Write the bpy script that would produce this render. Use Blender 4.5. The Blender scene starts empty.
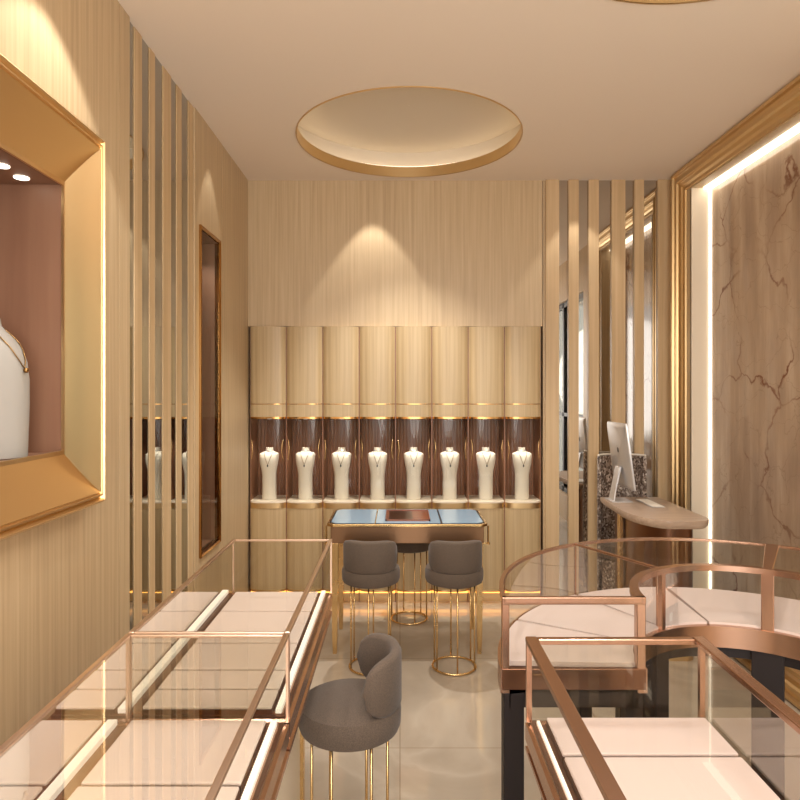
import bpy, bmesh, math, random
from mathutils import Vector, Matrix
random.seed(7)
PI = math.pi
sc = bpy.context.scene
COL = sc.collection

# ------------------------------------------------------------------ materials
def lin(c):
    return tuple(((v/255)/12.92 if v/255 <= .04045 else ((v/255+.055)/1.055)**2.4) for v in c) + (1,)

def mat(name, rgb, rough=.5, metal=0., emit=None, estr=0., spec=None, coat=0.):
    m = bpy.data.materials.new(name); m.use_nodes = True
    b = m.node_tree.nodes['Principled BSDF']
    b.inputs['Base Color'].default_value = lin(rgb)
    b.inputs['Roughness'].default_value = rough
    b.inputs['Metallic'].default_value = metal
    if spec is not None: b.inputs['Specular IOR Level'].default_value = spec
    b.inputs['Coat Weight'].default_value = coat
    if emit:
        b.inputs['Emission Color'].default_value = lin(emit)
        b.inputs['Emission Strength'].default_value = estr
    return m

def N(m, t): return m.node_tree.nodes.new(t)
def L(m, a, b): m.node_tree.links.new(a, b)

def ramp(m, stops):
    r = N(m, 'ShaderNodeValToRGB'); e = r.color_ramp.elements
    while len(e) < len(stops): e.new(.5)
    for i, (p, c) in enumerate(stops):
        e[i].position = p; e[i].color = lin(c)
    return r

def coords(m, scale, kind='Object'):
    tc = N(m, 'ShaderNodeTexCoord'); mp = N(m, 'ShaderNodeMapping')
    mp.inputs['Scale'].default_value = scale
    L(m, tc.outputs[kind], mp.inputs['Vector'])
    return mp.outputs['Vector']

def wood(name, a, b, c, rough=.42, sc_=(60, 60, 1.2)):
    m = mat(name, b, rough)
    v = coords(m, sc_)
    n1 = N(m, 'ShaderNodeTexNoise'); n1.inputs['Scale'].default_value = 1.; n1.inputs['Detail'].default_value = 6
    n1.inputs['Roughness'].default_value = .6
    L(m, v, n1.inputs['Vector'])
    r = ramp(m, [(.28, a), (.52, b), (.75, c)])
    L(m, n1.outputs['Fac'], r.inputs['Fac'])
    bs = m.node_tree.nodes['Principled BSDF']
    L(m, r.outputs['Color'], bs.inputs['Base Color'])
    bp = N(m, 'ShaderNodeBump'); bp.inputs['Strength'].default_value = .06; bp.inputs['Distance'].default_value = .005
    L(m, n1.outputs['Fac'], bp.inputs['Height']); L(m, bp.outputs['Normal'], bs.inputs['Normal'])
    return m

def metal(name, rgb, rough=.22, var=.08, stretch=(3, 3, 3)):
    m = mat(name, rgb, rough, 1.)
    v = coords(m, stretch)
    n1 = N(m, 'ShaderNodeTexNoise'); n1.inputs['Scale'].default_value = 4; n1.inputs['Detail'].default_value = 3
    L(m, v, n1.inputs['Vector'])
    mr = N(m, 'ShaderNodeMapRange'); mr.inputs['To Min'].default_value = max(.03, rough-var*.3); mr.inputs['To Max'].default_value = rough+var*.3
    L(m, n1.outputs['Fac'], mr.inputs['Value'])
    L(m, mr.outputs['Result'], m.node_tree.nodes['Principled BSDF'].inputs['Roughness'])
    return m

def thin_glass(name, tint=(240, 245, 240), base=.03, gain=1.0):
    m = bpy.data.materials.new(name); m.use_nodes = True
    nt = m.node_tree; nt.nodes.clear()
    out = nt.nodes.new('ShaderNodeOutputMaterial'); mix = nt.nodes.new('ShaderNodeMixShader')
    tr = nt.nodes.new('ShaderNodeBsdfTransparent'); gl = nt.nodes.new('ShaderNodeBsdfGlossy')
    gl.inputs['Roughness'].default_value = .02; gl.inputs['Color'].default_value = (1, .97, .93, 1)
    tr.inputs['Color'].default_value = lin(tint)
    fr = nt.nodes.new('ShaderNodeFresnel'); fr.inputs['IOR'].default_value = 1.45
    ma = nt.nodes.new('ShaderNodeMath'); ma.operation = 'MULTIPLY_ADD'; ma.use_clamp = True
    ma.inputs[1].default_value = gain; ma.inputs[2].default_value = base
    nt.links.new(fr.outputs[0], ma.inputs[0]); nt.links.new(ma.outputs[0], mix.inputs[0])
    nt.links.new(tr.outputs[0], mix.inputs[1]); nt.links.new(gl.outputs[0], mix.inputs[2])
    nt.links.new(mix.outputs[0], out.inputs['Surface'])
    return m

M = {}
M['oak'] = wood('oak', (178, 152, 118), (194, 169, 133), (205, 182, 147))
M['oak_slat'] = wood('oak_slat', (184, 154, 114), (200, 171, 131), (211, 184, 146), sc_=(30, 30, .8))
M['oak_door'] = wood('oak_door', (174, 148, 110), (190, 165, 125), (201, 178, 140), sc_=(70, 70, 1))
M['dark_gap'] = mat('dark_gap', (100, 74, 50), .8)
M['brown_panel'] = wood('brown_panel', (120, 82, 60), (142, 98, 74), (158, 114, 88), .4, (90, 90, .6))
M['window_panel'] = wood('window_panel', (126, 90, 70), (138, 102, 80), (148, 112, 88), .4, (8, 8, .5))
M['gold'] = metal('gold', (228, 194, 138), .27, .05)
M['gold_frame'] = metal('gold_frame', (232, 200, 150), .33, .0)
M['mirror_grey'] = mat('mirror_grey', (172, 172, 168), .02, 1.)
M['gold_dark'] = metal('gold_dark', (176, 132, 78), .16, .05)
M['gold_satin'] = metal('gold_satin', (218, 188, 140), .36, .06)
M['bronze'] = metal('bronze', (190, 154, 132), .26, .06)
M['apron_gold'] = metal('apron_gold', (150, 116, 88), .36, .05)
M['champagne'] = metal('champagne', (222, 198, 180), .3, .06)
M['bronze_dark'] = metal('bronze_dark', (130, 94, 74), .3, .06)
M['apron'] = mat('apron', (36, 30, 30), .5, spec=.25)
M['ceiling'] = mat('ceiling', (236, 222, 206), .8)
M['plaster'] = mat('plaster', (222, 212, 196), .8)
M['white'] = mat('bust_white', (236, 228, 214), .55)
M['bust_grey'] = mat('bust_grey', (160, 155, 148), .6)
M['cream'] = mat('cream', (236, 222, 200), .4)
M['pad'] = mat('pad', (226, 211, 204), .75)
M['pad_gray'] = mat('pad_gray', (222, 206, 204), .7)
M['mirror'] = mat('mirror', (196, 192, 186), .015, 1.)
M['glass'] = thin_glass('clear_glass', (246, 246, 242), .012, .3)
M['glass_top'] = thin_glass('top_glass', (242, 240, 235), .01, .33)
M['glass_back'] = thin_glass('coated_glass', (190, 180, 165), .45, .8)
M['silver'] = mat('silver', (206, 204, 204), .35, .6)
M['logo'] = mat('logo', (50, 48, 50), .3)
M['screen'] = mat('screen', (18, 20, 24), .1)
M['led'] = mat('led', (255, 248, 232), .5, 0, (255, 246, 226), 4.)
M['led_soft'] = mat('led_soft', (250, 246, 238), .5, 0, (255, 246, 234), .7)
M['led_cove'] = mat('led_cove', (255, 236, 200), .5, 0, (255, 232, 200), 3.2)
M['led_amber'] = mat('led_amber', (255, 190, 100), .5, 0, (255, 176, 80), 4.)
M['daylight'] = mat('daylight', (150, 170, 180), .5, 0, (150, 172, 186), .55)
M['black_metal'] = mat('black_metal', (44, 38, 36), .4, .3)
M['blue_glass'] = mat('blue_glass', (150, 180, 202), .2, .0, coat=.3)
M['tray_red'] = wood('tray_red', (104, 58, 40), (134, 80, 56), (150, 96, 66), .3, (3, 20, 20))
M['chain'] = metal('chain', (150, 116, 70), .3)

# fabric with a fine weave
m = mat('fabric', (112, 98, 88), .9); M['fabric'] = m
v = coords(m, (1, 1, 1)); w = N(m, 'ShaderNodeTexNoise'); w.inputs['Scale'].default_value = 420
L(m, v, w.inputs['Vector']); r = ramp(m, [(.35, (76, 64, 54)), (.65, (102, 87, 75))])
L(m, w.outputs['Fac'], r.inputs['Fac']); L(m, r.outputs['Color'], m.node_tree.nodes['Principled BSDF'].inputs['Base Color'])
bp = N(m, 'ShaderNodeBump'); bp.inputs['Strength'].default_value = .25; bp.inputs['Distance'].default_value = .002
L(m, w.outputs['Fac'], bp.inputs['Height']); L(m, bp.outputs['Normal'], m.node_tree.nodes['Principled BSDF'].inputs['Normal'])
m.node_tree.nodes['Principled BSDF'].inputs['Sheen Weight'].default_value = .12

# desk top (greige timber)
M['desk'] = wood('desk', (160, 136, 116), (176, 152, 132), (188, 166, 146), .4, (4, 40, 40))

# mosaic chips
m = mat('mosaic', (150, 130, 120), .25, .4); M['mosaic'] = m
v = coords(m, (95, 95, 75)); vo = N(m, 'ShaderNodeTexVoronoi'); vo.inputs['Scale'].default_value = 1
L(m, v, vo.inputs['Vector']); r = ramp(m, [(.0, (74, 62, 58)), (.45, (128, 112, 102)), (.7, (176, 160, 148)), (1, (240, 232, 222))])
L(m, vo.outputs['Color'], r.inputs['Fac']); L(m, r.outputs['Color'], m.node_tree.nodes['Principled BSDF'].inputs['Base Color'])

# polished floor tile
m = mat('floor_stone', (176, 158, 134), .08); M['floor'] = m
v = coords(m, (1, 1, 1)); n1 = N(m, 'ShaderNodeTexNoise'); n1.inputs['Scale'].default_value = 1.6; n1.inputs['Detail'].default_value = 7; n1.inputs['Distortion'].default_value = 1.2
L(m, v, n1.inputs['Vector']); r = ramp(m, [(.3, (160, 146, 128)), (.5, (172, 158, 140)), (.56, (182, 168, 150)), (.7, (168, 154, 136))])
L(m, n1.outputs['Fac'], r.inputs['Fac'])
br = N(m, 'ShaderNodeTexBrick'); br.offset = 0; br.inputs['Scale'].default_value = 1; br.inputs['Brick Width'].default_value = .9; br.inputs['Row Height'].default_value = .9
br.inputs['Mortar Size'].default_value = .0025; br.inputs['Color1'].default_value = (1, 1, 1, 1); br.inputs['Color2'].default_value = (1, 1, 1, 1); br.inputs['Mortar'].default_value = (.7, .65, .6, 1)
L(m, v, br.inputs['Vector'])
mx = N(m, 'ShaderNodeMixRGB'); mx.blend_type = 'MULTIPLY'; mx.inputs['Fac'].default_value = 1
L(m, r.outputs['Color'], mx.inputs['Color1']); L(m, br.outputs['Color'], mx.inputs['Color2'])
L(m, mx.outputs['Color'], m.node_tree.nodes['Principled BSDF'].inputs['Base Color'])

# brown marble with rust veins
m = mat('marble', (150, 122, 98), .12, coat=.3); M['marble'] = m
v = coords(m, (1, 1, 1))
dn = N(m, 'ShaderNodeTexNoise'); dn.inputs['Scale'].default_value = 3.2; dn.inputs['Detail'].default_value = 6
L(m, v, dn.inputs['Vector'])
va = N(m, 'ShaderNodeVectorMath'); va.operation = 'MULTIPLY_ADD'; va.inputs[1].default_value = (.42, .42, .42)
L(m, dn.outputs['Color'], va.inputs[0]); L(m, v, va.inputs[2])
def vein(scale, w0, w1, dim):
    vo = N(m, 'ShaderNodeTexVoronoi'); vo.feature = 'DISTANCE_TO_EDGE'; vo.inputs['Scale'].default_value = scale
    L(m, va.outputs[0], vo.inputs['Vector'])
    mr = N(m, 'ShaderNodeMapRange'); mr.inputs['From Min'].default_value = w0; mr.inputs['From Max'].default_value = w1
    mr.inputs['To Min'].default_value = dim; mr.inputs['To Max'].default_value = 0
    L(m, vo.outputs['Distance'], mr.inputs['Value']); return mr.outputs['Result']
g = coords(m, (9, 9, 1.1)); gn = N(m, 'ShaderNodeTexNoise'); gn.inputs['Scale'].default_value = 1; gn.inputs['Detail'].default_value = 7; gn.inputs['Roughness'].default_value = .65
L(m, g, gn.inputs['Vector'])
base = ramp(m, [(.25, (160, 138, 120)), (.5, (184, 160, 138)), (.62, (196, 174, 152)), (.8, (210, 188, 164))])
L(m, gn.outputs['Fac'], base.inputs['Fac'])
mk = N(m, 'ShaderNodeTexNoise'); mk.inputs['Scale'].default_value = 2.2; L(m, v, mk.inputs['Vector'])
mkr = N(m, 'ShaderNodeMapRange'); mkr.inputs['From Min'].default_value = .42; mkr.inputs['From Max'].default_value = .6; L(m, mk.outputs['Fac'], mkr.inputs['Value'])
ml = N(m, 'ShaderNodeMath'); ml.operation = 'MULTIPLY'; L(m, vein(1.7, .003, .019, 1.0), ml.inputs[0]); L(m, mkr.outputs['Result'], ml.inputs[1])
a1 = N(m, 'ShaderNodeMixRGB'); a1.inputs['Color2'].default_value = lin((116, 66, 40)); L(m, base.outputs['Color'], a1.inputs['Color1']); L(m, ml.outputs[0], a1.inputs['Fac'])
a2 = N(m, 'ShaderNodeMixRGB'); a2.inputs['Color2'].default_value = lin((120, 92, 70)); L(m, a1.outputs['Color'], a2.inputs['Color1']); L(m, vein(4.6, .001, .012, .35), a2.inputs['Fac'])
L(m, a2.outputs['Color'], m.node_tree.nodes['Principled BSDF'].inputs['Base Color'])

# ------------------------------------------------------------------ mesh helpers
def add_box(bm, x0, x1, y0, y1, z0, z1):
    vs = [bm.verts.new(p) for p in ((x0,y0,z0),(x1,y0,z0),(x1,y1,z0),(x0,y1,z0),(x0,y0,z1),(x1,y0,z1),(x1,y1,z1),(x0,y1,z1))]
    for f in ((0,3,2,1),(4,5,6,7),(0,1,5,4),(1,2,6,5),(2,3,7,6),(3,0,4,7)): bm.faces.new([vs[i] for i in f])

def add_quad(bm, pts): bm.faces.new([bm.verts.new(p) for p in pts])

def add_loft(bm, rings, closed=True, cap=True, loop=False):
    R = [[bm.verts.new(p) for p in r] for r in rings]
    n = len(rings[0]); K = len(R)
    for i in range(K if loop else K-1):
        a, b = R[i], R[(i+1) % K]
        for j in range(n if closed else n-1):
            k = (j+1) % n
            bm.faces.new((a[j], a[k], b[k], b[j]))
    if cap and closed and not loop:
        bm.faces.new(list(reversed(R[0]))); bm.faces.new(R[-1])

def add_lathe(bm, prof, cx=0, cy=0, seg=40, sx=1, sy=1):
    rings = []
    for r_, z in prof:
        rings.append([(cx+sx*r_*math.cos(2*PI*i/seg), cy+sy*r_*math.sin(2*PI*i/seg), z) for i in range(seg)])
    add_loft(bm, rings)

def add_tube(bm, pts, r, seg=8, loop=False):
    P = [Vector(p) for p in pts]; n = len(P); rings = []; up = None
    for i in range(n):
        if loop: t = (P[(i+1) % n]-P[i-1]).normalized()
        else: t = (P[min(i+1, n-1)]-P[max(i-1, 0)]).normalized()
        if up is None: up = Vector((0, 0, 1)) if abs(t.z) < .9 else Vector((1, 0, 0))
        s = t.cross(up).normalized(); u = s.cross(t).normalized(); up = u
        rr = r[i] if isinstance(r, (list, tuple)) else r
        rings.append([tuple(P[i]+rr*(math.cos(2*PI*k/seg)*s+math.sin(2*PI*k/seg)*u)) for k in range(seg)])
    add_loft(bm, rings, loop=loop)

def add_prism(bm, pts, z0, z1):      # outline (x, y) raised from z0 to z1
    add_loft(bm, [[(x, y, z0) for x, y in pts], [(x, y, z1) for x, y in pts]])

def add_sweep_arc(bm, cx, cy, r0, r1, z0, z1, a0, a1, seg=24):
    rings = []
    for i in range(seg+1):
        a = a0+(a1-a0)*i/seg; c, s = math.cos(a), math.sin(a)
        rings.append([(cx+r0*c, cy+r0*s, z0), (cx+r1*c, cy+r1*s, z0), (cx+r1*c, cy+r1*s, z1), (cx+r0*c, cy+r0*s, z1)])
    add_loft(bm, rings)

def obj(name, bm, m, parent=None, smooth=False, bevel=0, loc=None):
    bmesh.ops.recalc_face_normals(bm, faces=bm.faces)
    me = bpy.data.meshes.new(name); bm.to_mesh(me); bm.free()
    me.materials.append(M[m] if isinstance(m, str) else m)
    o = bpy.data.objects.new(name, me); COL.objects.link(o)
    if parent: o.parent = parent
    if loc: o.location = loc
    if smooth:
        for p in me.polygons: p.use_smooth = True
        e = o.modifiers.new('ws', 'EDGE_SPLIT') if smooth == 'split' else None
        if e: e.split_angle = math.radians(35)
    if bevel:
        b = o.modifiers.new('bevel', 'BEVEL'); b.width = bevel; b.segments = 2; b.limit_method = 'ANGLE'; b.angle_limit = math.radians(40)
    return o

def box(name, x0, x1, y0, y1, z0, z1, m, parent=None, bevel=0):
    bm = bmesh.new(); add_box(bm, x0, x1, y0, y1, z0, z1); return obj(name, bm, m, parent, bevel=bevel)

def tag(o, label=None, cat=None, group=None, kind=None):
    if label: o['label'] = label
    if cat: o['category'] = cat
    if group: o['group'] = group
    if kind: o['kind'] = kind
    return o

def thing(name, label, cat, loc=(0, 0, 0), rz=0, group=None):
    o = bpy.data.objects.new(name, None); COL.objects.link(o); o.empty_display_size = .1
    o.location = loc; o.rotation_euler = (0, 0, rz)
    return tag(o, label, cat, group)

def dup(root, loc, rz=None, label=None):
    r = root.copy(); COL.objects.link(r); r.location = loc
    if rz is not None: r.rotation_euler = (0, 0, rz)
    if label: r['label'] = label
    for ch in list(root.children):
        c = ch.copy(); COL.objects.link(c); c.parent = r
        for g in list(ch.children):
            d = g.copy(); COL.objects.link(d); d.parent = c
    return r

ORD = ['first', 'second', 'third', 'fourth', 'fifth', 'sixth', 'seventh', 'eighth']

# ------------------------------------------------------------------ room numbers
XL, XR, YB, H = -1.08, 1.92, 4.55, 3.0
YR = -2.2                                   # shop front left open behind the camera for world fill light
YW = 4.86

# floor, ceiling
bm = bmesh.new(); add_box(bm, XL-.5, XR+.4, YR, YW+.1, -.1, 0)
tag(obj('floor', bm, 'floor'), kind='structure')

COVES = [(.053, 3.80, .66), (1.0, 1.80, .66)]
bm = bmesh.new()
loops = [[(XL-.5, YR), (XR+.4, YR), (XR+.4, YW+.1), (XL-.5, YW+.1)]]
for cx, cy, r_ in COVES: loops.append([(cx+r_*math.cos(2*PI*i/72), cy+r_*math.sin(2*PI*i/72)) for i in range(72)])
ed = []
for lp in loops:
    vs = [bm.verts.new((x, y, H)) for x, y in lp]
    for i in range(len(vs)): ed.append(bm.edges.new((vs[i], vs[(i+1) % len(vs)])))
bmesh.ops.triangle_fill(bm, edges=ed, use_beauty=True)
tag(obj('ceiling', bm, 'ceiling'), kind='structure')

for i, (cx, cy, r_) in enumerate(COVES):
    lab = ['round recessed ceiling cove with warm glow above the consultation table',
           'round recessed ceiling cove cut off by the top of the photo, near the camera'][i]
    t = thing('ceiling_cove', lab, 'ceiling light', (cx, cy, H), group='round ceiling coves')
    bm = bmesh.new(); add_lathe_open = None
    rings = [[(rr*math.cos(2*PI*k/72), rr*math.sin(2*PI*k/72), z) for k in range(72)] for rr, z in
             ((r_, 0), (r_, .065), (r_+.10, .065), (r_+.10, .20), (.001, .20))]
    add_loft(bm, rings, cap=False)
    obj('cove_shell', bm, 'plaster', t, smooth='split')
    bm = bmesh.new()
    rings = [[(rr*math.cos(2*PI*k/72), rr*math.sin(2*PI*k/72), z) for k in range(72)] for rr, z in
             ((r_, -.006), (r_+.005, -.006), (r_+.005, .062), (r_-.001, .062), (r_-.001, -.004))]
    add_loft(bm, rings, cap=False); obj('rim', bm, 'gold_satin', t, smooth='split')
    bm = bmesh.new()
    add_tube(bm, [((r_+.06)*math.cos(2*PI*k/72), (r_+.06)*math.sin(2*PI*k/72), .08) for k in range(72)], .008, 6, loop=True)
    obj('led_strip', bm, 'led_cove', t)

# left wall : oak panels with joints, two window niches
NY0, NY1, NZ0, NZ1 = .95, 2.045, 1.31, 2.17           # big window opening
QY0, QY1, QZ0, QZ1 = 3.452, 3.803, .622, 2.383         # tall window opening
bm = bmesh.new(); g = .002
def panel_l(y0, y1, z0=0, z1=H): add_box(bm, XL-.03, XL, y0+g, y1-g, z0, z1)
panel_l(YR, -1.2); panel_l(-1.2, -.2); panel_l(-.2, .9)
panel_l(.9, 2.464, 0, NZ0-.0); panel_l(.9, 2.464, NZ1, H)
add_box(bm, XL-.03, XL, .9+g, NY0, NZ0, NZ1); add_box(bm, XL-.03, XL, NY1, 2.464-g, NZ0, NZ1)
panel_l(2.464, 2.559)
panel_l(3.37, 3.895, 0, QZ0); panel_l(3.37, 3.895, QZ1, H)
add_box(bm, XL-.03, XL, 3.37+g, QY0, QZ0, QZ1); add_box(bm, XL-.03, XL, QY1, 3.895-g, QZ0, QZ1)
panel_l(3.895, YB+.3)
tag(obj('wall_left', bm, 'oak'), kind='structure')
bm = bmesh.new()
for y0, y1, z0, z1 in ((YR, NY0, 0, H), (NY0, NY1, 0, NZ0), (NY0, NY1, NZ1, H), (NY1, QY0, 0, H), (QY0, QY1, 0, QZ0), (QY0, QY1, QZ1, H), (QY1, YB+.3, 0, H)):
    add_quad(bm, [(XL-.031, y0, z0), (XL-.031, y1, z0), (XL-.031, y1, z1), (XL-.031, y0, z1)])
tag(obj('trim_1', bm, 'dark_gap'), kind='structure')

# slats and mirrors on left wall
t = thing('slatted_mirror', 'floor-to-ceiling mirror strips between narrow oak slats on the left wall', 'wall mirror', (XL, 2.96, 0))
def lb(name, x0, x1, y0, y1, z0, z1, m, p, bevel=0):   # box in world numbers under a parent at p.location (no rotation)
    lx, ly, lz = p.location
    return box(name, x0-lx, x1-lx, y0-ly, y1-ly, z0-lz, z1-lz, m, p, bevel)
lb('mirror', XL-.028, XL-.012, 2.56, 3.369, 0, H, 'mirror_grey', t)
for y0, y1 in ((2.622, 2.70), (2.78, 2.844), (2.94, 3.044), (3.12, 3.19), (3.29, 3.368)):
    lb('slat', XL-.012, XL-.008, y0, y1, 0, H, 'oak_slat', t, .001)

# back wall
bm = bmesh.new(); add_box(bm, XL-.5, XR+.4, YW, YW+.05, 0, H)
add_box(bm, XL, 1.013, YB, YW, 1.962, H)
add_box(bm, 1.017, 1.03, YB-.002, YW, 0, H)
tag(obj('wall_back', bm, 'oak'), kind='structure')
t = thing('slatted_mirror', 'floor-to-ceiling mirror strips between oak slats right of the necklace cabinets', 'wall mirror', (1.475, YB, 0))
lb('mirror', 1.03, XR-.0, YB+.0, YB+.02, 0, H, 'mirror', t)
for a, b in ((545, 558.5), (568, 578), (588, 598), (611, 624.5), (633.6, 643), (657, 671)):
    lb('slat', (a-400)*YB/640, min((b-400)*YB/640, XR), YB-.02, YB, 0, H, 'oak_slat', t, .001)

# right wall: plain return, then the framed marble niche
MY0, MY1, MZ0, MZ1 = 3.0, 4.22, .12, 2.84
bm = bmesh.new()
add_box(bm, XR, XR+.12, 2.4, MY0, 0, H); add_box(bm, XR, XR+.12, MY1, YB+.3, 0, H)
add_box(bm, XR, XR+.12, MY0, MY1, MZ1, H); add_box(bm, XR, XR+.12, MY0, MY1, 0, MZ0)
add_box(bm, XR, XR+.12, YR, .5, 0, H); add_box(bm, XR, XR+.12, .5, 2.4, 2.55, H); add_box(bm, XR, XR+.12, .5, 2.4, 0, .3)
tag(obj('wall_right', bm, 'oak'), kind='structure')
t = thing('marble_panel', 'tall veined brown marble wall panel edged with white light inside a gold frame', 'wall panel', (XR, 3.6, 0))
lb('marble_slab', XR+.125, XR+.15, MY0-.1, MY1+.05, 0, H, 'marble', t)

def frame_sweep(bm, y0, y1, z0, z1, prof, xb, sgn):     # mitred frame in a wall plane; prof = (inset, height)
    rings = []
    for cy, cz, dy, dz in ((y0, z0, 1, 1), (y1, z0, -1, 1), (y1, z1, -1, -1), (y0, z1, 1, -1)):
        rings.append([(xb+sgn*h, cy+dy*d, cz+dz*d) for d, h in prof])
    add_loft(bm, rings, loop=True)
prof = [(0, -.001), (0, .03), (.02, .05), (.045, .05), (.055, .034), (.08, .03), (.095, .045), (.12, .045), (.13, .03), (.16, .024), (.175, .012), (.205, .012), (.215, -.03), (.215, -.07), (.20, -.07), (.20, -.001)]
bm = bmesh.new(); frame_sweep(bm, 2.785, 4.435, .0, 3.0-.001, [(d*.72, h) for d, h in prof], 0, -1)
for v_ in bm.verts: v_.co.y -= 3.6
obj('frame', bm, 'gold_satin', t, bevel=.002)
lb('led_strip', XR+.116, XR+.124, MY1-.016, MY1-.006, .15, MZ1-.0, 'led', t)
lb('led_strip', XR+.07, XR+.122, MY0+.02, MY1-.02, MZ1-.012, MZ1+.0, 'led', t)
lb('led_strip', XR+.104, XR+.122, MY0, MY0+.012, .15, MZ1-.0, 'led', t)
lb('reveal', XR+.0, XR+.118, MY1-.006, MY1+.012, MZ0, MZ1, 'cream', t)

# the shop window nearer the camera in the right wall (seen in the mirrors)
bm = bmesh.new()
for a in ((.5, .56, .3, 2.55), (2.34, 2.4, .3, 2.55), (1.42, 1.48, .3, 2.55), (.56, 2.34, 2.49, 2.55), (.56, 2.34, .3, .36), (.56, 2.34, 1.2, 1.24)):
    add_box(bm, XR+.03, XR+.09, a[0], a[1], a[2], a[3])
w = tag(obj('window_1', bm, 'black_metal'), kind='structure')
o = box('window_pane', XR+.055, XR+.06, .56, 2.34, .36, 2.49, 'glass', w)
tag(box('daylight_panel', XR+.3, XR+.32, .0, 2.8, -.0, H, 'daylight'), kind='structure')  # glowing panel added behind the window in place of daylight outside
tag(box('window_light_strip', XR-.02, XR-.0, 2.10, 2.20, 1.25, 2.46, 'led', bevel=.003), kind='structure')  # glowing light strip on the window jamb, not a plain moulding

# ------------------------------------------------------------------ left display window
t = thing('display_window', 'large gold framed wall showcase window with plum lining', 'display window', (XL, 1.5, NZ0))
p0, p1, q0, q1 = NY0-.13, 2.170, 1.128, 2.360
prof = [(0, -.0), (0, .062), (.008, .078), (.020, .084), (.028, .078), (.034, .068), (.040, .072), (.048, .082), (.056, .082), (.060, .074), (.064, .074)]
for k in range(9):
    u = k/8; prof.append((.068+.222*u, .078-.072*u-.004*math.sin(u*PI)))
prof += [(.300, .008), (.312, .008), (.312, -.0)]
sc_ = .215/.295
# frame is a little narrower at bottom than at top: sweep by hand
rings = []
for cy, cz, ey, ez in ((p0, q0, NY0, NZ0), (p1, q0, NY1, NZ0), (p1, q1, NY1, NZ1), (p0, q1, NY0, NZ1)):
    rings.append([(h, cy+(ey-cy)*d/.300-1.5, cz+(ez-cz)*d/.300-NZ0) for d, h in prof])
bm = bmesh.new(); add_loft(bm, rings, loop=True)
fr = obj('frame', bm, 'gold_frame', t, smooth='split')
bm = bmesh.new(); D = .42; NY0 += .002; NY1 -= .002; NZ0 += .002; NZ1 -= .002
x0, x1 = XL-D, XL
def lq(pts): add_quad(bm, [(x-XL, y-1.5, z-NZ0) for x, y, z in pts])
lq([(x0, NY0, NZ0), (x0, NY1, NZ0), (x0, NY1, NZ1), (x0, NY0, NZ1)])
lq([(x0, NY1, NZ0), (x1, NY1, NZ0), (x1, NY1, NZ1), (x0, NY1, NZ1)])
lq([(x0, NY0, NZ0), (x1, NY0, NZ0), (x1, NY0, NZ1), (x0, NY0, NZ1)])
lq([(x0, NY0, NZ0), (x1, NY0, NZ0), (x1, NY1, NZ0), (x0, NY1, NZ0)])
lq([(x0, NY0, NZ1), (x1, NY0, NZ1), (x1, NY1, NZ1), (x0, NY1, NZ1)])
NY0 -= .002; NY1 += .002; NZ0 -= .002; NZ1 += .002
obj('lining', bm, 'window_panel', t)
for dx, dy in ((-.088, 1.975), (-.085, 1.87), (-.10, 1.3)):
    bm = bmesh.new(); add_lathe(bm, [(.022, 0), (.022, -.006), (.015, -.008), (.001, -.008)], dx, dy-1.5, 20)
    obj('downlight', bm, 'led', t, loc=(0, 0, NZ1-NZ0-.001))

# tall narrow window
t = thing('display_window', 'tall narrow gold framed display window near the back corner', 'display window', (XL, 3.63, QZ0))
prof = [(0, 0), (0, .012), (.004, .015), (.01, .012), (.014, .010), (.018, .006), (.018, -.02), (.014, -.02), (.014, 0)]
bm = bmesh.new(); rings = []
for cy, cz, dy, dz in ((3.438, .605, 1, 1), (3.818, .605, -1, 1), (3.818, 2.40, -1, -1), (3.438, 2.40, 1, -1)):
    rings.append([(h, cy+dy*d-3.63, cz+dz*d-QZ0) for d, h in prof])
add_loft(bm, rings, loop=True); obj('frame', bm, 'gold_dark', t)
QY0 += .002; QY1 -= .002; QZ0 += .002; QZ1 -= .002
bm = bmesh.new(); x0 = XL-.2
for pts in ([(x0, QY0, QZ0), (x0, QY1, QZ0), (x0, QY1, QZ1), (x0, QY0, QZ1)], [(x0, QY1, QZ0), (XL, QY1, QZ0), (XL, QY1, QZ1), (x0, QY1, QZ1)],
            [(x0, QY0, QZ0), (XL, QY0, QZ0), (XL, QY0, QZ1), (x0, QY0, QZ1)], [(x0, QY0, QZ0), (XL, QY0, QZ0), (XL, QY1, QZ0), (x0, QY1, QZ0)],
            [(x0, QY0, QZ1), (XL, QY0, QZ1), (XL, QY1, QZ1), (x0, QY1, QZ1)]):
    add_quad(bm, [(x-XL, y-3.63, z-QZ0) for x, y, z in pts])
obj('lining', bm, 'window_panel', t)
bm = bmesh.new(); add_quad(bm, [(.002, QY0-3.63, 0), (.002, QY1-3.63, 0), (.002, QY1-3.63, QZ1-QZ0), (.002, QY0-3.63, QZ1-QZ0)])
obj('glass_pane', bm, 'glass', t)

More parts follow.
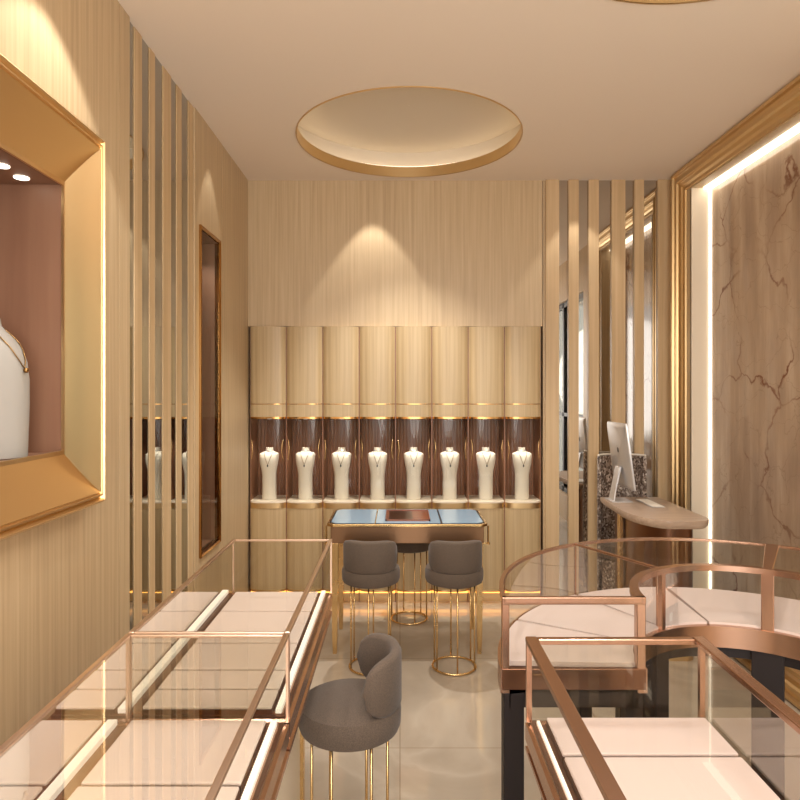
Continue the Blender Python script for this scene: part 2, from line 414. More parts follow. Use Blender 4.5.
# ------------------------------------------------------------------ busts and necklaces
LEV = [(0, .052, .012), (.10, .051, .014), (.18, .051, .018), (.225, .056, .023), (.27, .065, .027), (.31, .070, .024), (.335, .072, .014),
       (.346, .060, .006), (.352, .040, .002), (.357, .029, .0), (.372, .026, .0), (.385, .027, .0)]   # z, half width, forward shift
def bust_bm(depth=.045, th=.012):
    bm = bmesh.new(); rings = []
    for z, w, f in LEV:
        d = depth*(w/.06)**.5; rg = []
        n = 12
        for k in range(n+1):
            u = -1+2*k/n; rg.append((w*math.sin(u*PI/2), -f-d*math.cos(u*PI/2), z))
        for k in range(n, -1, -1):
            u = -1+2*k/n; rg.append(((w-th*.35)*math.sin(u*PI/2), -f-(d-th)*math.cos(u*PI/2)+.0015, z))
        rings.append(rg)
    add_loft(bm, rings); return bm
def front_y(x, z, depth=.045):
    for (z0, w0, f0), (z1, w1, f1) in zip(LEV, LEV[1:]):
        if z0 <= z <= z1:
            u = (z-z0)/(z1-z0); w = w0+(w1-w0)*u; f = f0+(f1-f0)*u; break
    d = depth*(w/.06)**.5; s = max(-1, min(1, x/w)); return -f-d*math.sqrt(1-s*s)
def necklace_bms(r_=.0016):
    pts = []
    for k in range(17):
        u = -1+2*k/16; x = .036*u if abs(u) < .75 else math.copysign(.027+.0*abs(u), u)
        x = .030*u; z = .262+.088*abs(u)**1.1
        pts.append((x, front_y(x, z)-.0025, z))
    bm = bmesh.new(); add_tube(bm, pts, r_, 6)
    bp_ = bmesh.new(); z0 = .262
    y = front_y(0, z0)-.004
    add_lathe(bp_, [(.0005, .004), (.003, 0), (.0055, -.008), (.004, -.014), (.0005, -.017)], 0, 0, 10)
    for v_ in bp_.verts: v_.co.y += y-.002; v_.co.z += z0
    bc = bmesh.new(); ch = []
    for k in range(13):
        u = -1+2*k/12; ch.append((.0275*math.sin(u*PI/2), front_y(.0262*math.sin(u*PI/2)*.98, .364)-.002, .364-.004*math.cos(u*PI/2)))
    add_tube(bc, ch, .0035, 6)
    return bm, bp_, bc

NB = 8; BW = 291/8/640*YB; BX0 = (250-400)*YB/640
ZU0, ZU1, ZN, ZS = 1.306, 1.958, .724, .674
busts = []; chains = []
b0 = thing('necklace_bust', 'x', 'display bust', group='white necklace busts in the back wall cabinets')
obj('bust_form', bust_bm(), 'white', b0, smooth='split')
n0 = thing('necklace', 'x', 'necklace', group='necklaces on the cabinet busts')
a, b, c = necklace_bms(); obj('chain', a, 'chain', n0, smooth=True); obj('pendant', b, 'logo', n0, smooth=True); obj('choker', c, 'silver', n0, smooth=True)
n0['category'] = 'necklace'

# ------------------------------------------------------------------ back wall cabinets
def arc_door(bm, w, z0, z1, bulge=.036, th=.02, r_=.0, y=0.):
    n = 16; f = []; bk = []
    for k in range(n+1):
        u = -1+2*k/n; x = w/2*u; yy = -bulge*math.sqrt(max(0, 1-abs(u)**2.6))
        f.append((x, yy+y))
    outl = f+[(x, min(yy+th, .012)+y if False else th+y) for x, yy in reversed([(p[0], p[1]) for p in f])]
    add_prism(bm, outl, z0, z1)
WD = BW-.007
def make_cab():
    t = thing('wall_cabinet', 'x', 'cabinet', group='bow-fronted oak necklace cabinets on the back wall')
    bm = bmesh.new(); arc_door(bm, WD, ZU0+.012, 1.408); arc_door(bm, WD, 1.413, ZU1)
    obj('upper_door', bm, 'oak_door', t, smooth='split')
    bm = bmesh.new(); arc_door(bm, WD-.004, 1.408, 1.413, .037)
    obj('trim_line', bm, 'gold_dark', t, smooth='split')
    bm = bmesh.new(); arc_door(bm, WD, ZU0, ZU0+.014, .039); obj('upper_trim', bm, 'gold_dark', t, smooth='split')
    bm = bmesh.new(); arc_door(bm, WD, .09, ZS); obj('lower_door', bm, 'oak_door', t, smooth='split')
    bm = bmesh.new(); arc_door(bm, WD, .085, .10, .038); obj('lower_trim', bm, 'gold', t, smooth='split')
    bm = bmesh.new(); arc_door(bm, WD, ZS, ZN-.012, .040, .27); obj('shelf_rim', bm, 'gold_satin', t, smooth='split')
    bm = bmesh.new(); arc_door(bm, WD, ZN-.012, ZN, .042, .27); obj('shelf', bm, 'cream', t, smooth='split')
    bm = bmesh.new(); h = BW/2
    add_box(bm, -h, h, .24, .26, 0, ZU1)
    add_box(bm, -h, -h+.003, .004, .24, 0, ZU1); add_box(bm, h-.003, h, .004, .24, 0, ZU1)
    add_box(bm, -h+.003, h-.003, .004, .24, ZU0+.0, ZU0+.02)
    obj('carcass', bm, 'brown_panel', t)
    bm = bmesh.new()
    for k in range(11):
        x = -h+.014+k*(BW-.028)/10; add_tube(bm, [(x, .24, ZN), (x, .24, ZU0)], .009, 8)
    obj('reeded_back', bm, 'brown_panel', t, smooth='split')
    box('plinth', -h, h, .03, .05, 0, .085, 'gold_satin', t)
    box('plinth_light', -h, h, .018, .03, .062, .08, 'led_amber', t)
    bm = bmesh.new(); n = 16; rg = []
    for z in (ZN+.003, ZU0-.003):
        rg.append([(WD/2*(-1+2*k/n), -.036*math.sqrt(max(0, 1-abs(-1+2*k/n)**2.6))+.006, z) for k in range(n+1)])
    add_loft(bm, rg, closed=False); gd = obj('glass_door', bm, 'glass', t, smooth=True)
    for s in (-1, 1):
        bm = bmesh.new()
        add_tube(bm, [(s*(h-.018-.008*math.sin(PI*k/8)), -.028-.010*math.sin(PI*k/8), 1.02+.14*k/8) for k in range(9)], .0028, 6)
        obj('gold_reflection', bm, 'gold', gd, smooth=True)  # curved gold tube models a reflection at the door edge
    bm = bmesh.new(); add_lathe(bm, [(.016, 0), (.016, -.005), (.001, -.005)], 0, .05, 16); obj('downlight', bm, 'led_soft', t, loc=(0, 0, ZU0))
    return t
cab = make_cab()
for i in range(NB):
    x = BX0+BW*(i+.5)
    lab = 'bow-fronted oak cabinet with lit necklace niche, '+('beside the left wall' if i == 0 else 'next to the slatted mirror' if i == 7 else ORD[i]+' from the left wall')
    c = cab if i == 0 else dup(cab, (x, YB, 0)); c.location = (x, YB, 0); c['label'] = lab
    bx = x-.006+.0018*i; by = YB+.085
    b = b0 if i == 0 else dup(b0, (0, 0, 0)); b.scale = (1.0, 1, .965); b.location = (bx, by, ZN+.0005)
    b['label'] = 'white necklace bust in the '+ORD[i]+' cabinet niche from the left'
    n = n0 if i == 0 else dup(n0, (0, 0, 0)); n.scale = (1.0, 1, .965); n.location = (bx, by, ZN+.0005)
    n['label'] = 'thin V-shaped necklace with dark pendant on the '+ORD[i]+' bust from the left'
    l = bpy.data.lights.new('niche_lamp', 'SPOT'); l.energy = 5; l.color = (1, .93, .8); l.spot_size = 1.5; l.spot_blend = .7; l.shadow_soft_size = .015
    lo = bpy.data.objects.new('niche_lamp', l); COL.objects.link(lo); lo.location = (x, YB-.005, ZU0-.02)
    lo.rotation_euler = (math.radians(12), 0, 0)

# big bust in the left window
b = thing('necklace_bust', 'large arched light grey necklace bust in the gold framed window', 'display bust', (XL-.075, 1.88, NZ0+.003))
PATH = [(.050, 0, .066), (.053, .08, .066), (.055, .16, .070), (.053, .23, .078), (.045, .28, .088), (.030, .32, .093), (.008, .35, .080), (-.012, .372, .050), (-.022, .388, .034), (-.026, .41, .032)]
def path_at(z):
    for (a0, z0, w0), (a1, z1, w1) in zip(PATH, PATH[1:]):
        if z0 <= z <= z1:
            u = (z-z0)/(z1-z0); return a0+(a1-a0)*u, w0+(w1-w0)*u
bm = bmesh.new(); rings = []
for f, z, w_ in PATH:
    rg = []
    for sgn, off in ((1, 0), (-1, -.010)):
        for k in range(13):
            u = (-1+2*k/12)*sgn; rg.append((f+off-.045*abs(u)**2.2*(w_/.09), w_*u, z))
    rings.append(rg)
add_loft(bm, rings); obj('bust_form', bm, 'bust_grey', b, smooth='split')
n = thing('necklace', 'fine necklace with round pendant on the large window bust', 'necklace', b.location)
pts = []
for k in range(25):
    u = -1+2*k/24; z = .262+.125*abs(u)**1.25; f, w_ = path_at(z); y = .040*math.sin(u*PI/2)*1.0
    uu = min(1, abs(y)/w_); pts.append((f-.045*uu**2.2*(w_/.09)+.003, y, z))
bm = bmesh.new(); add_tube(bm, pts, .0018, 6); obj('chain', bm, 'chain', n, smooth=True)
bm = bmesh.new(); bmesh.ops.create_uvsphere(bm, u_segments=14, v_segments=10, radius=.008)
for v_ in bm.verts: v_.co += Vector((pts[12][0]+.006, 0, .255))
obj('pendant', bm, 'chain', n, smooth=True)

# ------------------------------------------------------------------ stools
def make_stool(label, back=True):
    t = thing('bar_stool', label, 'stool', group='taupe stools with gold rod bases')
    bm = bmesh.new(); add_lathe(bm, [(.02, .468), (.138, .468), (.152, .475), (.158, .49), (.159, .53), (.153, .548), (.138, .556), (.05, .560), (.002, .560)], 0, 0, 48)
    obj('seat', bm, 'fabric', t, smooth='split')
    if back:
        bm = bmesh.new(); rings = []; n = 28; A = math.radians(78)
        for k in range(n+1):
            u = -1+2*k/n; a = -PI/2+A*u
            e = (1-abs(u)**5)**.5 if abs(u) < 1 else 0.02
            e = max(e, .04)
            zc = .626; hh = .086*e; rr = .143; tw = .017*max(.35, e)
            rg = []
            for (dr, dz) in ((-1, -.85), (-.6, -1), (.6, -1), (1, -.85), (1, .85), (.6, 1), (-.6, 1), (-1, .85)):
                # leans outwards toward its top
                r2 = rr+dr*tw
                rg.append((r2*math.cos(a), r2*math.sin(a), zc+dz*hh+.004))
            rings.append(rg)
        add_loft(bm, rings); o = obj('backrest', bm, 'fabric', t, smooth=True)
    bm = bmesh.new(); add_tube(bm, [(.117*math.cos(2*PI*k/40), .117*math.sin(2*PI*k/40), .008) for k in range(40)], .006, 8, loop=True)
    obj('base_ring', bm, 'gold', t, smooth=True)
    for k in range(6):
        a = PI/2+2*PI*k/6+.0
        bm = bmesh.new(); add_tube(bm, [(.117*math.cos(a), .117*math.sin(a), .012), (.117*math.cos(a), .117*math.sin(a), .472)], .0045, 8)
        obj('rod', bm, 'gold', t, smooth=True)
    return t
s0 = make_stool('taupe low-back stool with gold rods, left of the pair before the table')
s0.location = (-.158, 3.49, 0); s0.rotation_euler.z = math.radians(-4)
dup(s0, (.295, 3.49, 0), math.radians(4), 'taupe low-back stool with gold rods, right of the pair before the table')
dup(s0, (-.155, 1.98, 0), math.radians(97), 'taupe low-back stool in the foreground, tucked beside the long left showcase')
s3 = make_stool('backless taupe stool on gold rods behind the consultation table', False); s3.location = (.06, 4.22, 0); s3.rotation_euler.z = .3
s3['group'] = 'taupe stools with gold rod bases'

# ------------------------------------------------------------------ consultation table
TX0, TX1, TY0, TY1, TZ = -.418, .50, 3.625, 4.09, .75
t = thing('consultation_table', 'narrow gold and bronze consultation table with blue glass top', 'table', (.055, 3.86, 0))
cx, cy = .055, 3.86
def chamf(x0, x1, y0, y1, c): return [(x0+c, y0), (x1-c, y0), (x1, y0+c), (x1, y1-c), (x1-c, y1), (x0+c, y1), (x0, y1-c), (x0, y0+c)]
def loc(pts): return [(x-cx, y-cy) for x, y in pts]
bm = bmesh.new(); add_prism(bm, loc(chamf(TX0, TX1, TY0, TY1, .035)), TZ-.018, TZ-.002); obj('top_frame', bm, 'gold', t, bevel=.003)
bm = bmesh.new(); add_prism(bm, loc(chamf(TX0+.014, TX1-.014, TY0+.014, TY1-.014, .035)), TZ-.004, TZ+.0); obj('top_border', bm, 'black_metal', t)
def pane(x0, x1, m, cl=.03, cr=.03):
    y0, y1 = TY0+.024, TY1-.024
    bm = bmesh.new(); add_prism(bm, loc([(x0+cl, y0), (x1-cr, y0), (x1, y0+cr), (x1, y1-cr), (x1-cr, y1), (x0+cl, y1), (x0, y1-cl), (x0, y0+cl)]), TZ-.001, TZ+.002)
    return obj('glass_inlay', bm, m, t)
pane(TX0+.024, -.145, 'blue_glass', .03, .001); pane(-.138, .232, 'blue_glass', .001, .001); pane(.242, TX1-.024, 'blue_glass', .001, .03)
lb('divider', -.144, -.139, TY0+.01, TY1-.01, TZ, TZ+.003, 'gold', t)
lb('apron', TX0+.022, TX1-.022, TY0+.02, TY1-.02, TZ-.115, TZ-.018, 'apron_gold', t, .004)
for sx, x in ((-1, TX0), (1, TX1)):
    for y in (TY0+.006, TY1-.006):
        bm = bmesh.new(); xx = x-cx; yy = y-cy
        add_tube(bm, [(xx, yy, TZ-.008), (xx, yy, TZ-.112)], .0055, 8)
        add_box(bm, min(xx, xx-sx*.03), max(xx, xx-sx*.03), yy-.006, yy+.006, TZ-.114, TZ-.104)
        add_lathe(bm, [(.002, TZ-.118), (.011, TZ-.114), (.011, TZ-.106), (.002, TZ-.102)], xx, yy, 12)
        obj('corner_bracket', bm, 'gold', t, smooth='split')
for x in (TX0+.045, TX1-.045):
    for y in (TY0+.045, TY1-.045):
        bm = bmesh.new(); xx, yy = x-cx, y-cy
        add_loft(bm, [[(xx+sx*h, yy+sy*h, z) for sx, sy in ((-1, -1), (1, -1), (1, 1), (-1, 1))] for h, z in ((.011, .0), (.015, .10), (.021, TZ-.115))])
        obj('leg', bm, 'gold', t, bevel=.002)
# jewellery tray
t2 = thing('jewellery_tray', 'reddish brown tray lying in the middle of the table top', 'tray', (.045, 3.85, TZ+.002))
bm = bmesh.new(); add_box(bm, -.125, .125, -.15, .15, 0, .004)
for a in ((-.13, -.122, -.155, .155), (.122, .13, -.155, .155), (-.13, .13, -.155, -.147), (-.13, .13, .147, .155)): add_box(bm, *a, 0, .01)
obj('tray_body', bm, 'tray_red', t2); box('tray_liner', -.11, .03, -.13, .13, .004, .006, 'bronze_dark', t2)

# ------------------------------------------------------------------ cashier desk, computer, chair
t = thing('cashier_desk', 'slim greige cashier desk with rounded end beside the marble panel', 'desk', (1.51, 3.9, 0))
X0, X1, Y0, Y1 = 1.31, 1.71, 3.46, 4.25
def rr_outline():
    p = [(X1, Y1), (X0+.02, Y1)]
    for k in range(15):                                  # big sweeping left front corner
        a = PI+PI/2*k/14; p.append((X0+.17+.17*math.cos(a), Y0+.34+.34*math.sin(a)))
    for k in range(9):
        a = -PI/2+PI/2*k/8; p.append((X1-.09+.09*math.cos(a), Y0+.12+.12*math.sin(a)))
    return p
o_ = [(x-1.51, y-3.9) for x, y in rr_outline()]
def shr(p, s): 
    mx_ = sum(a for a, _ in p)/len(p); my_ = sum(b for _, b in p)/len(p)
    return [(mx_+(a-mx_)*s, my_+(b-my_)*s) for a, b in p]
bm = bmesh.new(); add_loft(bm, [[(x, y, z) for x, y in shr(o_, s)] for s, z in ((.93, .755), (.985, .768), (1, .78), (1, .797), (.992, .80))])
obj('desk_top', bm, 'desk', t, smooth='split')
bm = bmesh.new(); add_prism(bm, [(x*.66+.02, y*.8+.02) for x, y in o_], 0.03, .755); obj('base', bm, 'bronze_dark', t, smooth='split')
bm = bmesh.new(); add_prism(bm, [(x*.67+.02, y*.81+.02) for x, y in o_], 0, .03); obj('plinth', bm, 'gold_satin', t)
lb('gold_strip', 1.375, 1.395, 4.0, 4.05, 0.03, .755, 'gold', t)
for k in range(4): lb('gold_fluting', 1.60+k*.028, 1.612+k*.028, 3.70+k*.02, 3.715+k*.02, .03, .755, 'gold', t)

t = thing('desktop_computer', 'thin silver all-in-one computer turned away on the cashier desk', 'computer', (1.40, 4.06, .80))
tilt = math.radians(7.5)
def rot(p):
    x, z = p[0], p[2]; return (.045-.0+x*math.cos(tilt)-(z-.09)*math.sin(tilt), p[1], .09+x*math.sin(tilt)+(z-.09)*math.cos(tilt))
bm = bmesh.new(); rings = []
def rrect(hw, z0, z1, r_=.014):
    pts = []
    for cy_, cz_, a0 in ((hw-r_, z0+r_, -PI/2), (hw-r_, z1-r_, 0), (-hw+r_, z1-r_, PI/2), (-hw+r_, z0+r_, PI)):
        for k in range(5):
            a = a0+PI/2*k/4; pts.append((cy_+r_*math.cos(a), cz_+r_*math.sin(a)))
    return pts
for x, s in ((-.014, .9), (-.006, .985), (.0, 1), (.005, 1)):
    rings.append([rot((x, y*s+.05, (z-.295)*s+.295)) for y, z in rrect(.18, .085, .505)])
add_loft(bm, rings); obj('housing', bm, 'silver', t, smooth='split')
bm = bmesh.new(); add_loft(bm, [[rot((x, y+.05, z)) for y, z in rrect(.172, .15, .498)] for x in (.0052, .0062)]); obj('screen', bm, 'screen', t)
# small fruit emblem on the back
bm = bmesh.new(); pts = []
for k in range(28):
    a = 2*PI*k/28; r_ = .016*(1-.14*math.exp(-((a-PI/2)/.35)**2)-.10*math.exp(-((a-3*PI/2)/.3)**2))
    y, z = r_*math.cos(a), r_*1.12*math.sin(a)
    if (y-.0185)**2+(z-.003)**2 < .0068**2: y = .0125
    pts.append((y, z))
add_loft(bm, [[rot((x, y+.05, z+.33)) for y, z in pts] for x in (-.0145, -.0152)])
lf = [(.006*math.sin(PI*k/6)*(1 if k < 7 else -1), .019+.012*(k if k < 7 else 12-k)/6) for k in range(12)]
add_loft(bm, [[rot((x, y+.053, z+.33)) for y, z in lf] for x in (-.0145, -.0152)])
obj('emblem', bm, 'logo', t)
bm = bmesh.new(); add_loft(bm, [[(x, y*w_, z) for x, y in ((x0_, -.05), (x1_, -.05), (x1_, .05), (x0_, .05))] for x0_, x1_, z, w_ in ((-.045, -.036, .004, 1), (-.035, -.026, .06, .9), (-.004, .01, .22, .8))])
for v_ in bm.verts: v_.co.y += .05
obj('stand_neck', bm, 'silver', t, bevel=.002)
box('stand_foot', -.06, .07, -.03, .13, 0, .006, 'silver', t, .002)
t2 = thing('keyboard', 'thin white keyboard lying on the cashier desk before the computer', 'keyboard', (1.56, 4.0, .80))
box('keyboard_base', -.04, .04, -.14, .14, 0, .006, 'silver', t2, .002)
bm = bmesh.new()
for a in range(4):
    for b_ in range(12): add_box(bm, -.035+a*.018, -.035+a*.018+.015, -.132+b_*.022, -.132+b_*.022+.018, .006, .008)
obj('keys', bm, 'white', t2)

t = thing('mosaic_chair', 'tub chair covered in glittering mosaic chips behind the cashier desk', 'chair', (1.52, 4.38, 0))
bm = bmesh.new(); rings = []
for k in range(33):                                      # wraps round, highest at left, sweeping down to the arm
    u = k/32; a = PI*(1.0-u*1.0)
    c_, s_ = math.cos(a), math.sin(a); top = 1.06-.0*u
    ro, ri = 1, .86
    rings.append([(.168*ri*c_, .11*ri*s_, .30), (.168*ro*c_, .11*ro*s_, .06), (.168*ro*c_, .11*ro*s_, top-.02), (.168*.97*c_, .11*.97*s_, top), (.168*ri*c_, .11*ri*s_, top-.01)])
add_loft(bm, rings); obj('tub_back', bm, 'mosaic', t, smooth='split')
bm = bmesh.new(); add_tube(bm, [(.160*math.cos(PI*(1-k/24)), .103*math.sin(PI*(1-k/24)), 1.062) for k in range(25)], .006, 8)
obj('piping', bm, 'white', t, smooth=True)
bm = bmesh.new(); add_prism(bm, [(.14*math.cos(2*PI*k/32), .09*math.sin(2*PI*k/32)-.0) for k in range(32)], .36, .46); obj('seat', bm, 'fabric', t, bevel=.01)
bm = bmesh.new()
add_prism(bm, [(.142*math.cos(2*PI*k/32), .092*math.sin(2*PI*k/32)) for k in range(32)], 0.0, .355); obj('base', bm, 'mosaic', t, smooth='split')

# ------------------------------------------------------------------ straight showcases
def showcase(label, X0, X1, Y0, Y1, ztop, zdeck, zrim, rail, railh, leftback=False, leg_m='apron', metal_m='bronze', skip_far=False, DX=0., inset=.03, apron_z=.62, led=True):
    cx, cy = (X0+X1)/2, (Y0+Y1)/2
    t = thing('glass_showcase', label, 'showcase', (cx, cy, 0))
    # top frame: four rails
    lb('top_rail', X0, X0+rail, Y0, Y1, ztop-railh, ztop, metal_m, t, .0025)
    lb('top_rail', X1-rail, X1, Y0, Y1, ztop-railh, ztop, metal_m, t, .0025)
    lb('top_rail', X0+rail, X1-rail, Y1-rail*.7, Y1, ztop-railh, ztop-.001, metal_m, t, .0025)
    lb('top_rail', X0+rail, X1-rail, Y0, Y0+rail*.7, ztop-railh, ztop-.001, metal_m, t, .0025)
    pw = rail*.45
    for x in (X0+.001, X1-pw-.001):
        for y in (Y0+.001, Y1-pw-.001): lb('corner_post', x, x+pw, y, y+pw, zdeck-.005, ztop-railh, metal_m, t)
    def gq(name, pts, m):
        bm = bmesh.new(); add_quad(bm, [(x-cx, y-cy, z) for x, y, z in pts]); return obj(name, bm, m, t)
    e = .004
    gq('glass_top', [(X0+e, Y0+e, ztop-.003), (X1-e, Y0+e, ztop-.003), (X1-e, Y1-e, ztop-.003), (X0+e, Y1-e, ztop-.003)], 'glass_top')
    gq('glass_side', [(X0+e, Y0+e, zdeck), (X0+e, Y1-e, zdeck), (X0+e, Y1-e, ztop-railh), (X0+e, Y0+e, ztop-railh)], 'glass_back' if leftback else 'glass')
    gq('glass_side', [(X1-e, Y0+e, zdeck), (X1-e, Y1-e, zdeck), (X1-e, Y1-e, ztop-railh), (X1-e, Y0+e, ztop-railh)], 'glass')
    gq('glass_end', [(X0+e, Y1-e, zdeck), (X1-e, Y1-e, zdeck), (X1-e, Y1-e, ztop-railh), (X0+e, Y1-e, ztop-railh)], 'glass')
    gq('glass_end', [(X0+e, Y0+e, zdeck), (X1-e, Y0+e, zdeck), (X1-e, Y0+e, ztop-railh), (X0+e, Y0+e, ztop-railh)], 'glass')
    lb('deck', X0+.01-DX, X1-.01, Y0+.01, Y1-.01, zdeck-.02, zdeck-.002, 'bronze_dark', t)  # DX widens the deck under the pads that model a reflection
    # stepped lower rim
    rm = bmesh.new()
    pr = [(.018, .0), (.018, -.004), (.0, -.012), (.0, -.05), (.010, -.056), (.010, -.068), (.0, -.074), (.0, zrim-zdeck), (.03, zrim-zdeck), (.03, 0)]
    rings = []
    for qx, qy, dx, dy in ((X0-DX, Y0, 1, 1), (X1, Y0, -1, 1), (X1, Y1, -1, -1), (X0-DX, Y1, 1, -1)):
        rings.append([(qx+dx*d-cx, qy+dy*d-cy, zdeck+z) for d, z in pr])
    add_loft(rm, rings, loop=True); obj('rim', rm, 'bronze', t)
    bm = bmesh.new(); add_box(bm, X0-DX+inset-cx, X1-inset-cx, Y0+inset-cy, Y1-inset-cy, apron_z, zrim+.001); obj('apron', bm, leg_m if leg_m != 'plinth' else 'bronze_dark', t)
    if leg_m == 'plinth':
        lb('plinth', X0-DX+inset+.01, X1-inset-.01, Y0+.05, Y1-.27, 0, apron_z, 'cream', t)
        for x in (X0-DX+inset, X1-inset-.03):
            for y in (Y0+.04, Y1-.28): lb('leg', x, x+.032, y, y+.032, 0, apron_z, 'gold', t, .002)
    else:
        for x in (X0+inset, X1-inset-.055):
            for y in (Y0+inset, Y1-inset-.055): lb('leg', x, x+.055, y, y+.055, 0, apron_z, leg_m, t, .002)
    return t

ZT = .95
showcase('long low glass showcase, the farther of two along the left wall', -.630, -.255, 1.482, 2.41, ZT, .752, .665, .013, .009, False, 'plinth', 'champagne', DX=.195, inset=.068)
showcase('low glass showcase, the nearer of two along the left wall', -.630, -.255, .25, 1.474, ZT, .752, .665, .013, .009, False, 'plinth', 'champagne', DX=.195, inset=.068)
t = showcase('copper framed rectangular glass showcase in the right foreground', .285, .69, .25, 1.457, ZT, .765, .70, .026, .014, False)
# pads in the straight showcases
def pads(case, X0, X1, ys, z, where, m='pad', strip=None, row=''):
    for i, (y1, y0) in enumerate(zip(ys, ys[1:])):
        t = thing('display_pad', 'pale blush display pad, %s from far end, %s%s' % (ORD[i], row, where), 'display pad', ((X0+X1)/2, (y0+y1)/2, z), group='blush display pads in the '+where)
        w, d = (X1-X0)/2, (y1-y0)/2-.004
        bm = bmesh.new(); add_box(bm, -w, w, -d, d, .0, .010); obj('pad_base', bm, 'bronze_dark', t)
        bm = bmesh.new(); add_box(bm, -w+.001, w-.001, -d+.001, d-.001, .010, .018); obj('cushion', bm, m, t, bevel=.003)
for xa, xb, rw in ((-.605, -.300, 'aisle side of '), (-.808, -.668, 'modelled reflection in ')):  # second row is solid pads modelling the reflection in the side glass
    pads(None, xa, xb, [2.36, 2.15, 1.88, 1.70, 1.59, 1.495], .750, 'farther left showcase', row=rw)
    pads(None, xa, xb, [1.445, 1.205, .96, .72, .48, .29], .750, 'nearer left showcase', row=rw)
pads(None, .325, .680, [1.43, 1.277, 1.05, .82, .59, .29], .7635, 'right foreground showcase', 'pad_gray')
for nm, y0, y1 in (('farther', 1.50, 2.39), ('nearer', .27, 1.45)):
    tag(box('light_bar', -.662, -.640, y0, y1, .7505, .764, 'led_soft', bevel=.001), 'lit cream divider bar between the pads and the modelled reflection in the %s left showcase' % nm, 'light bar')
    tag(box('light_bar', -.292, -.278, y0, y1, .7505, .762, 'led_soft', bevel=.001), 'slim lit cream bar along the pads of the %s left showcase' % nm, 'light bar')
tag(box('light_bar', .305, .312, .3, 1.43, .7635, .772, 'led_soft', bevel=.001), 'slim lit cream bar in the right foreground showcase', 'light bar')

# ------------------------------------------------------------------ curved showcase
CX, CY, RI, RO = .98, 1.73, .315, .704
t = thing('curved_showcase', 'half-ring copper framed glass showcase before the marble panel', 'showcase', (CX, CY, 0))
def arc(name, r0, r1, z0, z1, m, a0=0, a1=PI, seg=48, smooth='split', p=None):
    bm = bmesh.new(); add_sweep_arc(bm, 0, 0, r0, r1, z0, z1, a0, a1, seg); return obj(name, bm, m, p or t, smooth=smooth)
arc('outer_top_rail', RO-.012, RO, ZT-.010, ZT, 'bronze')
arc('inner_top_rail', RI, RI+.024, ZT-.018, ZT, 'bronze')
arc('rim', RI-.004, RI+.02, .69, .757, 'bronze'); arc('rim', RO-.02, RO+.004, .69, .757, 'bronze')
arc('deck', RI+.018, RO-.018, .735, .750, 'bronze_dark')
arc('apron', RI+.02, RI+.05, .652, .692, 'apron'); arc('apron', RO-.05, RO-.02, .652, .692, 'apron')
arc('under_deck', RI+.02, RO-.02, .692, .70, 'apron')
def arcglass(name, r_):
    bm = bmesh.new(); add_loft(bm, [[(r_*math.cos(PI*k/48), r_*math.sin(PI*k/48), z) for k in range(49)] for z in (.757, ZT-.010)], closed=False); return obj(name, bm, 'glass', t, smooth=True)
arcglass('glass_outer', RO-.006); arcglass('glass_inner', RI+.008)
bm = bmesh.new(); add_loft(bm, [[(r_*math.cos(PI*k/48), r_*math.sin(PI*k/48), ZT-.003) for k in range(49)] for r_ in (RI+.01, RO-.006)], closed=False); obj('glass_top', bm, 'glass_top', t)
def radial_box(name, a, r0, r1, w, z0, z1, m, w2=None):
    w2 = w2 or w; c, s = math.cos(a), math.sin(a)
    P = [(r0, -w/2), (r1, -w2/2), (r1, w2/2), (r0, w/2)]
    bm = bmesh.new(); add_prism(bm, [(r_*c-q*s, r_*s+q*c) for r_, q in P], z0, z1); return obj(name, bm, m, t, bevel=.002)
for a, wi in ((180, .026), (119, .018), (58, .036), (0, .026)):
    A = math.radians(a)
    off = -.012/RI if a == 180 else (.012/RI if a == 0 else 0)
    radial_box('post', A+off, RI, RI+.024, wi, .69, ZT-.016, 'bronze')
    off2 = -.010/RO if a == 180 else (.010/RO if a == 0 else 0)
    radial_box('post', A+off2, RO-.02 if a in (0, 180) else RO-.008, RO, .020 if a in (0, 180) else .008, .69, ZT-.008, 'bronze')
    radial_box('cross_bar', A, RI+.01, RO-.006, wi*.8 if a == 58 else .010, ZT-.016 if a in (0, 180) else ZT-.008, ZT+.0005, 'bronze', .045 if a == 58 else None)
    radial_box('leg', A+(-.035/RI if a == 180 else .035/RI if a == 0 else 0), RI+.005, RI+.065, .09 if a == 58 else .06, 0, .69, 'apron')
    radial_box('leg', A+(-.03/RO if a == 180 else .03/RO if a == 0 else 0), RO-.06, RO-.005, .058, 0, .69, 'apron')
for x0_, x1_ in ((-RO, -RI), (RI, RO)):
    bm = bmesh.new(); add_box(bm, x0_, x1_, -.003, .012, ZT-.020, ZT); obj('end_rail', bm, 'bronze', t, bevel=.002)
    bm = bmesh.new(); add_box(bm, x0_, x1_, -.003, .012, .70, .757); obj('end_rim', bm, 'bronze_dark', t, bevel=.002)
    bm = bmesh.new(); add_box(bm, x0_+.02, x1_-.02, 0, .02, .652, .70); obj('end_apron', bm, 'apron', t)
    bm = bmesh.new(); add_quad(bm, [(x0_, .004, .757), (x1_, .004, .757), (x1_, .004, ZT-.02), (x0_, .004, ZT-.02)]); obj('glass_end', bm, 'glass', t)
k = 0
cuts = [178, 150, 119, 88, 58, 29, 2]
for i in range(6):
    a0, a1 = math.radians(cuts[i+1]+.7), math.radians(cuts[i]-.7)
    am = (a0+a1)/2
    pt = thing('display_pad', 'wedge-shaped blush display pad, %s from the left end of the curved showcase' % ORD[i], 'display pad', (CX, CY, .751), group='wedge pads in the curved showcase')
    bm = bmesh.new(); add_sweep_arc(bm, 0, 0, RI+.014, RO-.012, 0, .014, a0, a1, 12)
    o = obj('cushion', bm, 'pad_gray', pt)

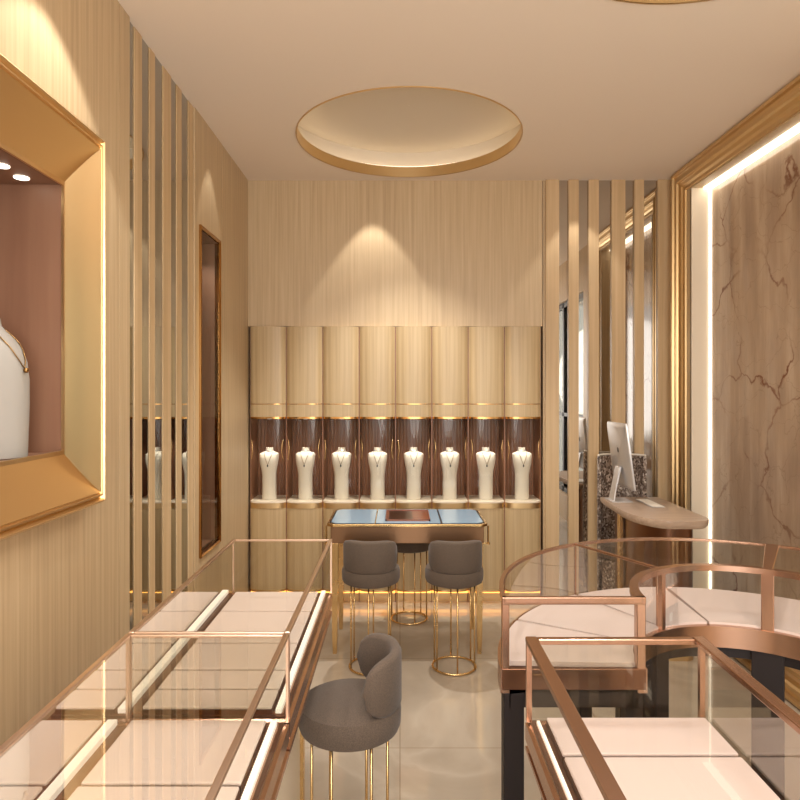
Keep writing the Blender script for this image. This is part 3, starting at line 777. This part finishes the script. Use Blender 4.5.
# ------------------------------------------------------------------ lights
def spot(x, y, z, e, size, blend, rad=.02, col=(1, .975, .93), tgt=None, name='ceiling_spot'):
    l = bpy.data.lights.new(name, 'SPOT'); l.energy = e; l.spot_size = math.radians(size); l.spot_blend = blend; l.shadow_soft_size = rad; l.color = col
    o = bpy.data.objects.new(name, l); COL.objects.link(o); o.location = (x, y, z)
    if tgt:
        d = Vector(tgt)-Vector((x, y, z)); o.rotation_euler = d.to_track_quat('-Z', 'Y').to_euler()
    return o
# wall washers (scallops)
spot(-.195, YB-.195, 2.99, 30, 65, .25)
spot(1.25, YB-.22, 2.99, 18, 70, .3)
spot(XL+.277, 1.92, 2.99, 48, 82, .2)
spot(XL+.13, 3.62, 2.99, 10, 56, .25)
# unseen point lights added in mid-air to fill the room
for x, y, z, e in ((.4, -1.4, 1.7, 260), (.1, .5, 2.1, 24)):
    l = bpy.data.lights.new('added_fill', 'POINT'); l.energy = e; l.shadow_soft_size = 1.0 if y < 0 else .3; l.color = (1, .97, .93)
    o = bpy.data.objects.new('added_fill', l); COL.objects.link(o); o.location = (x, y, z)
# unseen ceiling spots added as soft room fill
for x, y, e in ((-.1, 2.1, 46), (.95, 2.2, 40), (.4, .9, 50), (-.5, .6, 40), (1.3, .4, 40), (.4, -.8, 40)):
    spot(x, y, 2.985, e, 150, .8, .10)
spot(.053, 3.82, 3.15, 170, 84, .6, .012)
for x, y, z in ((XL-.07, 1.78, NZ1-.015), (XL-.10, 1.3, NZ1-.015)):
    spot(x, y, z, .5, 120, .6, .01)
spot(XL-.08, 3.63, QZ1-.02, 3.5, 120, .6, .01)

w = bpy.data.worlds.new('world'); sc.world = w; w.use_nodes = True
bgn = w.node_tree.nodes['Background']; bgn.inputs['Color'].default_value = (1.0, .97, .94, 1); bgn.inputs['Strength'].default_value = 3.0

# ------------------------------------------------------------------ camera
cam = bpy.data.cameras.new('camera'); co = bpy.data.objects.new('camera', cam); COL.objects.link(co)
co.location = (0, 0, 1.51); co.rotation_euler = (PI/2, 0, 0)
cam.lens = 28.8; cam.sensor_width = 36; cam.shift_y = -10/800; cam.clip_start = .02
sc.camera = co
sc.view_settings.view_transform = 'Standard'
sc.view_settings.exposure = -.27
